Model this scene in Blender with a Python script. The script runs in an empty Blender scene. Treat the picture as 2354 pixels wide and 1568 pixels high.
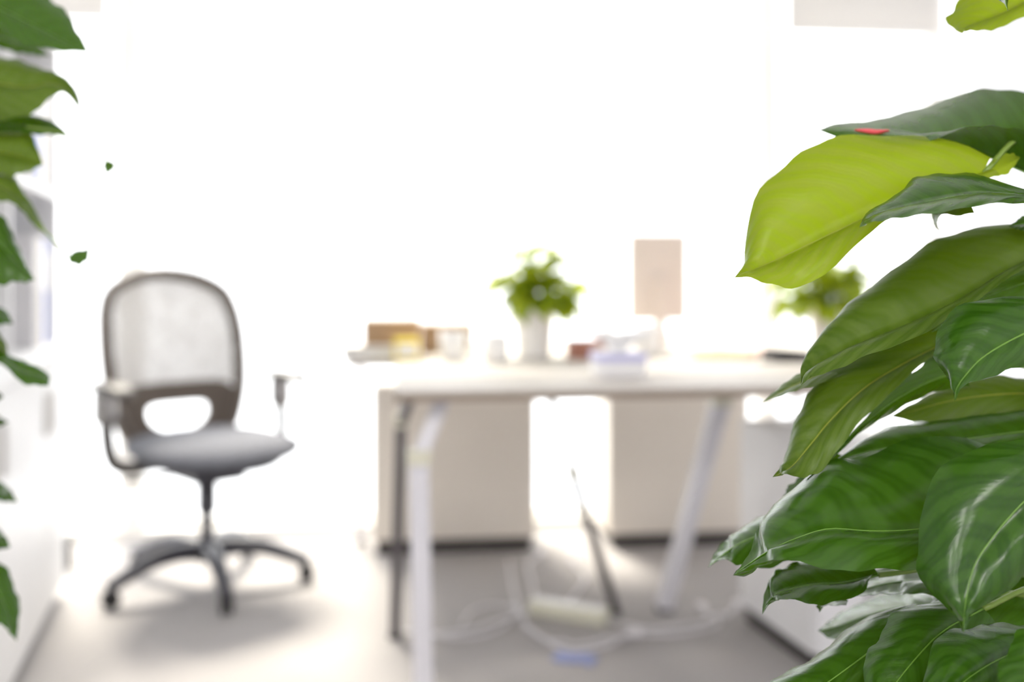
import bpy, bmesh, math, random
from mathutils import Vector, Matrix, Quaternion
random.seed(7)
R = math.radians
sc = bpy.context.scene
col = sc.collection

# ------------------------------------------------------------------ camera
FPX, CX, HY, CZ = 2289.0, 1177.0, 630.0, 1.0      # focal length in pixels, centre column, horizon row, eye height
cam_d = bpy.data.cameras.new('camera')
cam = bpy.data.objects.new('camera', cam_d); col.objects.link(cam)
cam.location = (0, 0, CZ); cam.rotation_euler = (R(90), 0, 0)
cam_d.sensor_width = 36.0; cam_d.lens = 36.0 * FPX / 2354.0
cam_d.shift_y = -(784.0 - HY) / 2354.0
cam_d.clip_start = 0.02; cam_d.clip_end = 200
cam_d.dof.use_dof = True; cam_d.dof.focus_distance = 0.87; cam_d.dof.aperture_fstop = 1.85
sc.camera = cam

# ------------------------------------------------------------------ world, sun, exposure
WORLD = 2.3
w = bpy.data.worlds.new('overcast_sky'); sc.world = w; w.use_nodes = True
bg = w.node_tree.nodes['Background']
bg.inputs[0].default_value = (0.97, 0.985, 1.0, 1); bg.inputs[1].default_value = WORLD
sd = bpy.data.lights.new('sun_offscreen', 'SUN'); sd.energy = 5.8; sd.angle = R(18); sd.color = (1.0, 0.93, 0.80)
sun = bpy.data.objects.new('sun_offscreen', sd); col.objects.link(sun)
sun.location = (-3, 8, 6)
sun.rotation_euler = Vector((0.30, -0.78, -1.0)).to_track_quat('-Z', 'Y').to_euler()
vs = sc.view_settings
vs.view_transform = 'Standard'; vs.look = 'None'; vs.gamma = 1.0; vs.use_curve_mapping = False
vs.exposure = 0.75

# ------------------------------------------------------------------ materials
def lin(c):
    return tuple((v/255/12.92 if v/255 <= 0.04045 else ((v/255+0.055)/1.055)**2.4) for v in c) + (1,)
def new_mat(name):
    m = bpy.data.materials.new(name); m.use_nodes = True
    nt = m.node_tree; nt.nodes.clear()
    out = nt.nodes.new('ShaderNodeOutputMaterial')
    return m, nt, out
def mat(name, rgb, rough=0.5, metal=0.0, noise=0.06, scale=40.0, bump=0.0, spec=0.5):
    m, nt, out = new_mat(name)
    b = nt.nodes.new('ShaderNodeBsdfPrincipled')
    c = lin(rgb)
    tc = nt.nodes.new('ShaderNodeTexCoord')
    n = nt.nodes.new('ShaderNodeTexNoise'); n.inputs['Scale'].default_value = scale; n.inputs['Detail'].default_value = 4
    nt.links.new(tc.outputs['Object'], n.inputs['Vector'])
    r = nt.nodes.new('ShaderNodeMix'); r.data_type = 'RGBA'
    r.inputs[6].default_value = tuple(v*(1-noise) for v in c[:3]) + (1,)
    r.inputs[7].default_value = tuple(min(1, v*(1+noise)) for v in c[:3]) + (1,)
    nt.links.new(n.outputs['Fac'], r.inputs[0]); nt.links.new(r.outputs[2], b.inputs['Base Color'])
    b.inputs['Roughness'].default_value = rough; b.inputs['Metallic'].default_value = metal
    b.inputs['Specular IOR Level'].default_value = spec
    if bump:
        bp = nt.nodes.new('ShaderNodeBump'); bp.inputs['Strength'].default_value = bump; bp.inputs['Distance'].default_value = 0.004
        nt.links.new(n.outputs['Fac'], bp.inputs['Height']); nt.links.new(bp.outputs[0], b.inputs['Normal'])
    nt.links.new(b.outputs[0], out.inputs[0])
    return m
def leaf_mat(name, top, vein, trans, tmix=0.35, rough=0.28, coat=0.3, veins=9.0, bump=0.10, spec=0.4):
    """leaf with arching side veins drawn along the leaf's own UV (u base to tip, v -1..1 across)"""
    m, nt, out = new_mat(name); N = nt.nodes.new; L = nt.links.new
    uv = N('ShaderNodeUVMap'); sep = N('ShaderNodeSeparateXYZ'); L(uv.outputs[0], sep.inputs[0])
    def math_(op, a, b=None):
        n = N('ShaderNodeMath'); n.operation = op
        for i, v in enumerate((a, b)):
            if v is None: continue
            if isinstance(v, (int, float)): n.inputs[i].default_value = v
            else: L(v, n.inputs[i])
        return n.outputs[0]
    v0 = math_('ABSOLUTE', math_('SUBTRACT', math_('MULTIPLY', sep.outputs[1], 2.0), 1.0))
    ph = math_('SUBTRACT', math_('MULTIPLY', sep.outputs[0], veins), math_('MULTIPLY', math_('POWER', v0, 1.3), veins*0.28))
    no = N('ShaderNodeTexNoise'); no.inputs['Scale'].default_value = 5.0; no.inputs['Detail'].default_value = 3; L(uv.outputs[0], no.inputs['Vector'])
    ph = math_('ADD', ph, math_('MULTIPLY', no.outputs['Fac'], 0.9))
    s = math_('SINE', math_('MULTIPLY', ph, 6.2832))
    line = math_('POWER', math_('MULTIPLY', math_('ADD', s, 1.0), 0.5), 2.5)
    fine = math_('MULTIPLY', math_('SINE', math_('MULTIPLY', ph, 6.2832*5)), 0.13)
    streak = math_('MULTIPLY', math_('ADD', math_('SINE', math_('MULTIPLY', ph, 6.2832*3)), 1.0), 0.13)
    fac = math_('ADD', math_('MULTIPLY', line, 0.5), math_('ADD', streak, math_('MULTIPLY', no.outputs['Fac'], 0.25)))
    mixc = N('ShaderNodeMix'); mixc.data_type = 'RGBA'; mixc.inputs[6].default_value = lin(top); mixc.inputs[7].default_value = lin(vein)
    L(fac, mixc.inputs[0])
    hs = N('ShaderNodeBump'); hs.inputs['Strength'].default_value = bump; hs.inputs['Distance'].default_value = 0.0016
    L(math_('ADD', s, math_('ADD', fine, math_('MULTIPLY', no.outputs['Fac'], 2.0))), hs.inputs['Height'])
    b = N('ShaderNodeBsdfPrincipled'); L(mixc.outputs[2], b.inputs['Base Color']); b.inputs['Roughness'].default_value = rough
    b.inputs['Specular IOR Level'].default_value = spec; b.inputs['Coat Weight'].default_value = coat; b.inputs['Coat Roughness'].default_value = 0.16
    L(hs.outputs[0], b.inputs['Normal'])
    t = N('ShaderNodeBsdfTranslucent')
    mt = N('ShaderNodeMix'); mt.data_type = 'RGBA'
    tl = lin(trans); mt.inputs[6].default_value = tl; mt.inputs[7].default_value = tuple(v*0.5 for v in tl[:3]) + (1,)
    L(fac, mt.inputs[0]); L(mt.outputs[2], t.inputs[0])
    mx = N('ShaderNodeMixShader'); mx.inputs[0].default_value = tmix
    L(b.outputs[0], mx.inputs[1]); L(t.outputs[0], mx.inputs[2]); L(mx.outputs[0], out.inputs[0])
    return m
def see_through(name, rgb, alpha, rough=0.6, gloss=False):
    m, nt, out = new_mat(name)
    t = nt.nodes.new('ShaderNodeBsdfTransparent')
    if gloss:
        d = nt.nodes.new('ShaderNodeBsdfGlossy'); d.inputs['Roughness'].default_value = 0.02
    else:
        d = nt.nodes.new('ShaderNodeBsdfDiffuse'); d.inputs[0].default_value = lin(rgb)
    x = nt.nodes.new('ShaderNodeMixShader'); x.inputs[0].default_value = alpha
    nt.links.new(t.outputs[0], x.inputs[1]); nt.links.new(d.outputs[0], x.inputs[2]); nt.links.new(x.outputs[0], out.inputs[0])
    return m
def weave_mat(name, rgb, cover):
    """open knitted mesh: tiny holes between threads"""
    m, nt, out = new_mat(name); N = nt.nodes.new; L = nt.links.new
    tc = N('ShaderNodeTexCoord'); n = N('ShaderNodeTexVoronoi'); n.inputs['Scale'].default_value = 190.0
    L(tc.outputs['Object'], n.inputs['Vector'])
    cmp_ = N('ShaderNodeMath'); cmp_.operation = 'GREATER_THAN'; cmp_.inputs[1].default_value = cover; L(n.outputs['Distance'], cmp_.inputs[0])
    t = N('ShaderNodeBsdfTransparent'); d = N('ShaderNodeBsdfDiffuse'); d.inputs[0].default_value = lin(rgb)
    x = N('ShaderNodeMixShader'); L(cmp_.outputs[0], x.inputs[0]); L(t.outputs[0], x.inputs[1]); L(d.outputs[0], x.inputs[2]); L(x.outputs[0], out.inputs[0])
    return m
def cloth_glow(name, rgb, tmix):
    m, nt, out = new_mat(name)
    d = nt.nodes.new('ShaderNodeBsdfDiffuse'); d.inputs[0].default_value = lin(rgb)
    t = nt.nodes.new('ShaderNodeBsdfTranslucent'); t.inputs[0].default_value = lin(rgb)
    x = nt.nodes.new('ShaderNodeMixShader'); x.inputs[0].default_value = tmix
    nt.links.new(d.outputs[0], x.inputs[1]); nt.links.new(t.outputs[0], x.inputs[2]); nt.links.new(x.outputs[0], out.inputs[0])
    return m
def emit(name, rgb, s):
    m, nt, out = new_mat(name)
    e = nt.nodes.new('ShaderNodeEmission'); e.inputs[0].default_value = lin(rgb); e.inputs[1].default_value = s
    nt.links.new(e.outputs[0], out.inputs[0]); return m

M = {
 'carpet': mat('carpet', (174,171,170), 0.95, noise=0.16, scale=220, bump=0.5, spec=0.15),
 'wall': mat('wall_paint', (224,224,232), 0.8, noise=0.02),
 'ceiling': mat('ceiling_paint', (242,242,240), 0.85, noise=0.02),
 'frame_white': mat('white_window_frame', (240,238,234), 0.4, noise=0.02),
 'glass': see_through('window_glass', (255,255,255), 0.04, gloss=True),
 'blind': cloth_glow('roller_blind_cloth', (232,230,226), 0.22),
 'laminate': mat('pale_laminate', (194,188,180), 0.6, noise=0.03, scale=12),
 'edge': mat('grey_brown_edge', (150,136,120), 0.5),
 'steel_white': mat('white_steel', (228,227,232), 0.3, noise=0.03),
 'steel_dark': mat('dark_steel', (92,88,90), 0.35, metal=0.3),
 'cream': mat('cream_plastic', (226,224,204), 0.4),
 'beige': mat('beige_cabinet_steel', (240,233,222), 0.45, noise=0.02),
 'plinth': mat('dark_plinth', (52,47,46), 0.6),
 'white': mat('white_laminate', (240,240,240), 0.4, noise=0.02),
 'chair_frame': mat('taupe_chair_plastic', (96,86,77), 0.4),
 'chair_mesh': weave_mat('grey_chair_mesh', (214,212,208), 0.27),
 'chair_seat': mat('blue_grey_upholstery', (116,118,126), 0.85, noise=0.12, scale=300, bump=0.3),
 'chair_base': mat('charcoal_nylon', (66,66,74), 0.38),
 'chair_arm': mat('grey_arm_plastic', (84,80,76), 0.45),
 'chair_metal': mat('brushed_grey_metal', (170,168,166), 0.25, metal=0.8),
 'rubber': mat('black_rubber', (34,33,35), 0.5),
 'cardboard': mat('brown_cardboard', (172,143,112), 0.8, noise=0.08),
 'yellow': mat('yellow_card', (238,214,60), 0.6),
 'ceramic': mat('white_ceramic', (244,243,240), 0.15, noise=0.01),
 'pot_grey': mat('pale_grey_pot', (224,222,218), 0.45),
 'soil': mat('potting_soil', (70,52,38), 0.95, noise=0.3, scale=120, bump=0.8),
 'redbrown': mat('red_brown_card', (164,112,92), 0.6),
 'lilac': mat('lilac_print', (196,196,240), 0.5),
 'tissue': mat('white_tissue', (250,250,252), 0.9),
 'monitor': mat('warm_beige_shell', (220,208,199), 0.5),
 'screen': mat('dark_screen', (40,40,44), 0.15),
 'paper': mat('white_paper', (246,245,242), 0.85, noise=0.02),
 'orange': mat('orange_folder', (232,176,118), 0.7),
 'pink': mat('pink_folder', (236,206,200), 0.7),
 'black': mat('black_plastic', (44,42,44), 0.4),
 'cable': mat('white_cable_sheath', (232,230,232), 0.4),
 'blue': mat('blue_cloth', (150,160,204), 0.8),
 'binder_blue': mat('pale_blue_binder', (120,140,206), 0.6),
 'binder_grey': mat('pale_grey_binder', (214,212,214), 0.6),
 'binder_cream': mat('cream_binder', (236,230,216), 0.6),
 'moss': mat('moss_pole_fibre', (74,56,36), 0.95, noise=0.4, scale=90, bump=1.0),
 'clay': mat('dark_grey_planter', (70,70,72), 0.55),
 'petiole': mat('green_leaf_stalk', (120,146,62), 0.4),
 'midrib': mat('pale_green_midrib', (104,144,52), 0.35),
 'midrib_olive': mat('olive_midrib', (150,158,52), 0.4),
 'red': mat('red_ribbon', (226,84,92), 0.5),
 'leaf_mid': leaf_mat('leaf_green', (30,68,5), (66,106,28), (104,144,2), 0.24, 0.27, 0.2),
 'leaf_olive': leaf_mat('leaf_olive_underside', (58,86,14), (104,128,52), (120,148,6), 0.34, 0.42, 0.06, bump=0.14),
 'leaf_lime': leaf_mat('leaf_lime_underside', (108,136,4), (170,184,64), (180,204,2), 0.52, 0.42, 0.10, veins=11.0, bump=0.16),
 'desk_leaf': leaf_mat('desk_plant_leaf', (124,156,24), (160,180,60), (196,206,20), 0.45, 0.4, 0.2, veins=6, bump=0.1),
}

# ------------------------------------------------------------------ mesh helpers
def new_obj(name, bm, m, parent=None, smooth=False, loc=None, rot=None):
    me = bpy.data.meshes.new(name)
    bmesh.ops.recalc_face_normals(bm, faces=bm.faces[:])
    bm.to_mesh(me); bm.free()
    me.materials.append(M[m] if isinstance(m, str) else m)
    if smooth:
        for p in me.polygons: p.use_smooth = True
    o = bpy.data.objects.new(name, me); col.objects.link(o)
    if parent: o.parent = parent
    if loc: o.location = loc
    if rot: o.rotation_euler = rot
    return o
def empty(name, loc=(0,0,0), rz=0.0):
    o = bpy.data.objects.new(name, None); col.objects.link(o); o.location = loc; o.rotation_euler = (0,0,rz)
    o.empty_display_size = 0.05
    return o
def tag(o, label=None, cat=None, group=None, kind=None):
    if label: o['label'] = label
    if cat: o['category'] = cat
    if group: o['group'] = group
    if kind: o['kind'] = kind
    return o
def box(bm, x0, x1, y0, y1, z0, z1, bev=0.0, seg=2):
    vs_ = [bm.verts.new(p) for p in ((x0,y0,z0),(x1,y0,z0),(x1,y1,z0),(x0,y1,z0),(x0,y0,z1),(x1,y0,z1),(x1,y1,z1),(x0,y1,z1))]
    fs = [bm.faces.new([vs_[i] for i in f]) for f in ((0,3,2,1),(4,5,6,7),(0,1,5,4),(1,2,6,5),(2,3,7,6),(3,0,4,7))]
    if bev:
        ed = list({e for f in fs for e in f.edges})
        bmesh.ops.bevel(bm, geom=ed, offset=bev, segments=seg, affect='EDGES', profile=0.5)
    return bm
def bx(*a, **k):
    return box(bmesh.new(), *a, **k)
def lathe(bm, prof, n=28, c=(0,0,0)):
    rings = []
    for r, z in prof:
        if r < 1e-5: rings.append([bm.verts.new((c[0], c[1], c[2]+z))])
        else: rings.append([bm.verts.new((c[0]+r*math.cos(2*math.pi*i/n), c[1]+r*math.sin(2*math.pi*i/n), c[2]+z)) for i in range(n)])
    for a, b in zip(rings, rings[1:]):
        for i in range(n):
            j = (i+1) % n
            if len(a) == 1 and len(b) == 1: continue
            if len(a) == 1: bm.faces.new((a[0], b[i], b[j]))
            elif len(b) == 1: bm.faces.new((a[i], a[j], b[0]))
            else: bm.faces.new((a[i], a[j], b[j], b[i]))
    return bm
def cr(pts, n):
    """Catmull-Rom through pts, n samples"""
    pts = [Vector(p) for p in pts]; k = len(pts); out = []
    for i in range(n):
        t = i*(k-1)/(n-1); j = min(int(t), k-2); f = t-j
        p0 = pts[j-1] if j > 0 else pts[0]*2-pts[1]
        p1, p2 = pts[j], pts[j+1]
        p3 = pts[j+2] if j+2 < k else pts[-1]*2-pts[-2]
        out.append(0.5*((2*p1)+(p2-p0)*f+(2*p0-5*p1+4*p2-p3)*f*f+(3*p1-p0-3*p2+p3)*f**3))
    return out
def tube(bm, pts, rad, n=10, closed=False, cap=True, flat=None):
    """sweep a round section; rad is a number or a list; flat=(sx,sy) squashes it"""
    pts = [Vector(p) for p in pts]; k = len(pts)
    rads = rad if isinstance(rad, (list, tuple)) else [rad]*k
    sx, sy = flat or (1, 1); rings = []
    prev = None
    for i, p in enumerate(pts):
        if closed: tan = pts[(i+1) % k]-pts[i-1]
        else: tan = pts[min(i+1, k-1)]-pts[max(i-1, 0)]
        tan.normalize()
        if prev is None:
            up = Vector((0,0,1)) if abs(tan.z) < 0.9 else Vector((0,1,0))
            a = tan.cross(up).normalized()
        else:
            a = (prev-tan*prev.dot(tan)).normalized()
        prev = a; b = tan.cross(a)
        rings.append([bm.verts.new(p+a*rads[i]*sx*math.cos(2*math.pi*j/n)+b*rads[i]*sy*math.sin(2*math.pi*j/n)) for j in range(n)])
    m_ = k if closed else k-1
    for i in range(m_):
        A, B = rings[i], rings[(i+1) % k]
        for j in range(n):
            bm.faces.new((A[j], A[(j+1) % n], B[(j+1) % n], B[j]))
    if cap and not closed:
        bm.faces.new(rings[0]); bm.faces.new(rings[-1])
    return bm
def bar(p, q, wx, wy, bev=0.003, taper=1.0):
    """square bar between two points, wx across, wy in depth"""
    bm = bmesh.new(); p = Vector(p); q = Vector(q); ax = (q-p).normalized()
    sx = Vector((1,0,0)); sx = (sx-ax*sx.dot(ax)).normalized(); sy = ax.cross(sx)
    r0 = [bm.verts.new(p+sx*a*wx/2+sy*b*wy/2) for a, b in ((-1,-1),(1,-1),(1,1),(-1,1))]
    r1 = [bm.verts.new(q+sx*a*wx/2*taper+sy*b*wy/2*taper) for a, b in ((-1,-1),(1,-1),(1,1),(-1,1))]
    bm.faces.new(r0[::-1]); bm.faces.new(r1)
    for i in range(4): bm.faces.new((r0[i], r0[(i+1) % 4], r1[(i+1) % 4], r1[i]))
    if bev: bmesh.ops.bevel(bm, geom=bm.edges[:], offset=bev, segments=2, affect='EDGES', profile=0.5)
    return bm
def P(px, py, d):
    """a point of the place, from its bearing and its distance d in front of the eye"""
    return Vector(((px-CX)*d/FPX, d, CZ-(py-HY)*d/FPX))

# ------------------------------------------------------------------ the room
YAW = R(6.2)
cw, sw = math.cos(YAW), math.sin(YAW)
O0 = Vector((0, 3.90, 0))                              # on the window wall's inner face
def room_box(name, u0, u1, v0, v1, z0, z1, m, bev=0.0, parent=None):
    o = new_obj(name, bx(u0, u1, v0, v1, z0, z1, bev=bev), m, parent)
    if parent is None:
        o.location = O0; o.rotation_euler = (0, 0, YAW); o['kind'] = 'structure'
    return o
UL, UR, VB, H = -2.60, 1.915, -9.0, 2.62
room_box('floor', UL-0.2, UR+0.2, VB-0.2, 0.25, -0.1, 0.0, 'carpet')
room_box('ceiling', UL-0.2, UR+0.2, VB-0.2, 0.25, H, H+0.1, 'ceiling')
room_box('wall_left', UL-0.15, UL, VB, 0.0, 0.0, H, 'wall')
room_box('wall_right', UR, UR+0.15, VB, 0.0, 0.0, H, 'wall')
room_box('wall_behind', UL-0.15, UR+0.15, VB-0.15, VB, 0.0, H, 'wall')
room_box('wall_back', UL-0.15, UR+0.15, 0.0, 0.2, 2.36, H, 'wall')      # header over the windows
room_box('baseboard_back', UL-0.15, UR+0.15, 0.0, 0.2, 0.0, 0.035, 'frame_white')
BAYS = [(-2.60, -1.48), (-1.44, 1.04), (1.08, 1.775), (1.80, 1.915)]
for i, (u0, u1) in enumerate(BAYS):
    wn = room_box('window_%d' % (i+1), u0, u1, 0.09, 0.094, 0.06, 2.34, 'glass')
    t = 0.025
    for nm, a in (('window_frame', (u0, u0+t, 0.06, 0.12, 0.035, 2.36)), ('window_frame', (u1-t, u1, 0.06, 0.12, 0.035, 2.36)),
                  ('window_rail', (u0+t, u1-t, 0.06, 0.12, 0.035, 0.06)), ('window_rail', (u0+t, u1-t, 0.06, 0.12, 2.335, 2.36))):
        room_box(nm, *a, 'frame_white', 0.003, wn)
for i, (u0, u1) in enumerate(((-1.485, -1.435), (1.035, 1.085), (1.775, 1.80))):
    room_box('trim_%d' % (i+1), u0, u1, 0.02, 0.16, 0.035, 2.36, 'frame_white', 0.004)
def blind(u0, u1, zb, label):
    r = empty('roller_blind', O0, YAW)
    tag(r, label, 'blind')
    bm = bmesh.new(); tube(bm, [(u0, -0.05, 2.31), (u1, -0.05, 2.31)], 0.028, 14); new_obj('roller', bm, 'frame_white', r, True)
    new_obj('blind_cloth', bx(u0+0.01, u1-0.01, -0.024, -0.0225, zb, 2.31), 'blind', r)
    new_obj('hem_bar', bx(u0+0.01, u1-0.01, -0.03, -0.016, zb-0.02, zb, bev=0.004), 'frame_white', r)
    for u in (u0-0.012, u1):
        new_obj('bracket', bx(u, u+0.012, -0.085, 0.0, 2.27, 2.355, bev=0.002), 'frame_white', r)
blind(1.10, 1.76, 1.99, 'pale roller blind drawn a little way down, beside the right-hand wall')
blind(-2.56, -1.51, 1.97, 'pale roller blind drawn a little way down, above the white storage cabinet')

# office ceiling lights behind the eye: the sheen on the leaves' near sides shows light from there
k = 0
for (u, v) in [(a, b) for b in (-5.3, -7.2) for a in (-1.9, -0.7, 0.5)]:
    t = empty('ceiling_light_offscreen', O0, YAW)
    tag(t, 'square white ceiling light panel over the office floor', 'ceiling light', 'ceiling light panels')
    fr = bmesh.new()
    for a in ((u-.32, u+.32, v-.32, v-.3), (u-.32, u+.32, v+.3, v+.32), (u-.32, u-.3, v-.3, v+.3), (u+.3, u+.32, v-.3, v+.3)):
        box(fr, a[0], a[1], a[2], a[3], H-0.03, H)
    new_obj('light_frame', fr, 'frame_white', t)
    new_obj('diffuser_offscreen', bx(u-.3, u+.3, v-.3, v+.3, H-0.02, H-0.005), 'lamp' if 'lamp' in M else M.setdefault('lamp', emit('lamp_diffuser', (255,251,246), 16.0)), t)

# ------------------------------------------------------------------ desks
DY = R(6.5)
def desk_leg(parent, base, joint, top, steel, w0):
    lg = new_obj('leg', bar(base, joint, w0, w0, 0.004), steel, parent)
    j = Vector(joint)
    bm = bmesh.new(); box(bm, j.x-w0*.62, j.x+w0*.62, j.y-w0*.62, j.y+w0*.62, j.z-.012, j.z+.022, bev=.004); new_obj('joint', bm, 'cream', lg)
    new_obj('upper_arm', bar(joint, top, w0*.8, w0*.8, 0.003), steel, lg)
    b = Vector(base)
    bm = bmesh.new(); lathe(bm, [(0, 0), (w0*.62, 0), (w0*.62, .008), (w0*.4, .014), (0, .014)], 16, (b.x, b.y, 0)); new_obj('foot', bm, 'rubber', lg)
dk = empty('office_desk', (-0.257, 2.20, 0), DY)
tag(dk, 'pale laminate desk with slanted steel legs, its open side towards the carpet', 'desk')
new_obj('desktop', bx(0, 1.22, 0, 0.80, 0.716, 0.74, bev=0.003), 'laminate', dk)
for a in ((0.0, 1.22, -0.002, 0.0, 0.717, 0.733), (-0.002, 0.0, 0.0, 0.80, 0.717, 0.733)):
    new_obj('edge_band', bx(*a), 'edge', dk)
inv = Matrix.Translation((-0.257, 2.20, 0)) @ Matrix.Rotation(DY, 4, 'Z'); inv = inv.inverted()
def loc_(px, py, d, z=None):
    p = P(px, py, d)
    if z is not None: p.z = z
    return inv @ p
desk_leg(dk, loc_(974, 0, 2.29, 0.012), loc_(963, 0, 2.29, .575), loc_(1022, 0, 2.34, .716), 'steel_white', .045)
desk_leg(dk, loc_(908, 0, 2.74, 0.012), loc_(922, 0, 2.74, .590), loc_(956, 0, 2.62, .716), 'steel_dark', .030)
desk_leg(dk, loc_(1415, 0, 2.93, 0.012), loc_(1318, 0, 2.88, .42), loc_(1250, 0, 2.84, .716), 'steel_dark', .027)
desk_leg(dk, loc_(1528, 0, 2.96, 0.012), loc_(1656, 0, 2.70, .655), loc_(1668, 0, 2.68, .716), 'steel_white', .045)
new_obj('stretcher', bx(0.16, 1.16, 0.38, 0.41, 0.690, 0.716, bev=0.003), 'steel_dark', dk)
rd = empty('office_desk', (-0.505, 3.035, 0), DY)
tag(rd, 'pale laminate desk pushed against the window, with boxes and plants on it', 'desk')
new_obj('desktop', bx(0, 1.79, 0, 0.72, 0.716, 0.74, bev=0.003), 'laminate', rd)
new_obj('edge_band', bx(-0.002, 0, 0, 0.72, 0.717, 0.733), 'edge', rd)
for x, y in ((0.018, 0.66), (1.70, 0.06), (1.70, 0.66)):
    lg = new_obj('leg', bar((x, y, 0.012), (x, y, 0.716), .026, .026), 'steel_white', rd)
    bm = bmesh.new(); lathe(bm, [(0,0),(.022,0),(.022,.01),(0,.014)], 14, (x, y, 0)); new_obj('foot', bm, 'rubber', lg)
new_obj('stretcher', bx(0.06, 1.70, 0.35, 0.38, 0.690, 0.716, bev=0.003), 'steel_white', rd)

# pedestals under the desks
def pedestal(name, loc, rz, w_, d_, h, m, label, drawers=3, back=True):
    t = empty(name, loc, rz); tag(t, label, 'cabinet')
    new_obj('plinth', bx(0.015, w_-0.015, 0.02, d_-0.01, 0, 0.045), 'plinth', t)
    new_obj('body', bx(0, w_, 0.018, d_, 0.045, h, bev=0.004), m, t)
    if back:                                               # plain steel side towards the room
        new_obj('rear_panel', bx(0.004, w_-0.004, 0.012, 0.018, 0.05, h-0.005, bev=0.002), m, t)
        y0, y1, sgn = d_, d_+0.016, 1
    else:
        y0, y1, sgn = 0.0, 0.016, -1
    for i in range(drawers):
        z0 = 0.05+(h-0.06)*i/drawers; z1 = 0.05+(h-0.06)*(i+1)/drawers-0.005
        dr = new_obj('drawer', bx(0.004, w_-0.004, y0, y1, z0, z1, bev=0.002), m, t)
        yy = y1 if sgn > 0 else y0-0.012
        new_obj('handle', bx(w_*.35, w_*.65, yy, yy+0.012, z1-.045, z1-.032, bev=0.003), 'steel_dark', dr)
    return t
pedestal('filing_pedestal', (-0.495, 3.53, 0), YAW, 0.585, 0.27, 0.60, 'beige', 'beige steel filing pedestal nearer the office chair, behind the power strip and cables', 3)
pedestal('filing_pedestal', (0.355, 3.62, 0), YAW, 0.53, 0.27, 0.60, 'beige', 'beige steel filing pedestal beside the white pedestal, behind the slanted white leg', 3)
pedestal('drawer_pedestal', (0.755, 2.475, 0), R(13), 0.40, 0.42, 0.58, 'white', 'white drawer pedestal under the desk end, half hidden by the large leaves', 3, False)

# ------------------------------------------------------------------ office chair
CH = empty('office_chair', (-0.98, 3.20, 0), R(43))
tag(CH, 'grey swivel office chair with an open mesh back and armrests', 'chair')
bm = bmesh.new()
def superell(bm, c, hx, hy, hz, e1=2.6, e2=2.0, nu=40, nv=14, taper=0.0):
    rows = []
    for j in range(nv+1):
        ph = -math.pi/2+math.pi*j/nv
        cz, sz = abs(math.cos(ph))**(2/e2), math.copysign(abs(math.sin(ph))**(2/e2), math.sin(ph))
        row = []
        for i in range(nu):
            th = 2*math.pi*i/nu
            x = math.copysign(abs(math.cos(th))**(2/e1), math.cos(th)); y = math.copysign(abs(math.sin(th))**(2/e1), math.sin(th))
            zz = c[2]+hz*sz - (0.02*(max(0, -y*cz-0.55)/0.45)**2)
            row.append(bm.verts.new((c[0]+hx*cz*x*(1+taper*y), c[1]+hy*cz*y, zz)))
        rows.append(row)
    for a, b in zip(rows, rows[1:]):
        for i in range(nu):
            bm.faces.new((a[i], a[(i+1) % nu], b[(i+1) % nu], b[i]))
    bmesh.ops.remove_doubles(bm, verts=bm.verts[:], dist=1e-5)
superell(bm, (0, -0.03, 0.452), 0.250, 0.255, 0.050, 2.8, 2.1, taper=-0.05)
seat = new_obj('seat', bm, 'chair_seat', CH, True)
bm = bmesh.new(); superell(bm, (0, -0.02, 0.415), 0.21, 0.21, 0.025, 3.0, 2.4); new_obj('seat_pan', bm, 'chair_base', CH, True)
def back_y(x, z): return 0.205+0.19*(z-0.45)-0.55*x*x+0.10*max(0, z-0.8)
WZ = [(0.435,.150),(0.50,.192),(0.60,.222),(0.70,.232),(0.80,.232),(0.88,.222),(0.94,.196),(0.980,.130)]
side = [(wv, 0, zv) for zv, wv in WZ]
right = cr(side+[(0.06, 0, 0.998)], 26)
loop = [Vector((p.x, back_y(p.x, p.z), p.z)) for p in right]
loop += [Vector((0, back_y(0, 1.003), 1.003))]
loop += [Vector((-p.x, p.y, p.z)) for p in loop[-2::-1]]
loop += [Vector((x, back_y(x, 0.43), 0.43-0.01*(1-(x/.15)**2))) for x in (-.1, -.05, 0, .05, .1)]
bm = bmesh.new(); tube(bm, loop, 0.031, 12, closed=True, flat=(1.0, 0.7)); new_obj('back_frame', bm, 'chair_frame', CH, True)
def halfw(z):
    for (z0, w0), (z1, w1) in zip(WZ, WZ[1:]):
        if z0 <= z <= z1: return w0+(w1-w0)*(z-z0)/(z1-z0)
    return 0.130 if z > .9 else .15
bm = bmesh.new(); rows = []
for j in range(15):
    z = 0.615+(0.985-0.615)*j/14
    rows.append([bm.verts.new((x*halfw(z), back_y(x*halfw(z), z), z)) for x in [-1+i/6 for i in range(13)]])
for a, b in zip(rows, rows[1:]):
    for i in range(12): bm.faces.new((a[i], a[i+1], b[i+1], b[i]))
new_obj('mesh_panel', bm, 'chair_mesh', CH, True)
bm = bmesh.new(); n = 56; inner, outer = [], []
for i in range(n):
    th = 2*math.pi*i/n; c, s = math.cos(th), math.sin(th)
    ro = ((abs(c)/.205)**6+(abs(s)/.100)**6)**(-1/6)
    if s >= 0: ri = ((abs(c)/.108)**5+(abs(s)/.032)**5)**(-1/5)
    else: ri = ((abs(c)/.108)**2+(abs(s)/.064)**2)**(-1/2)
    for lst, r in ((inner, ri), (outer, ro)):
        x, z = r*c, 0.535+r*s
        x = max(-halfw(max(z, .436)), min(halfw(max(z, .436)), x))
        lst.append([bm.verts.new((x, back_y(x, z)+dy, z)) for dy in (-0.009, 0.009)])
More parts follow.
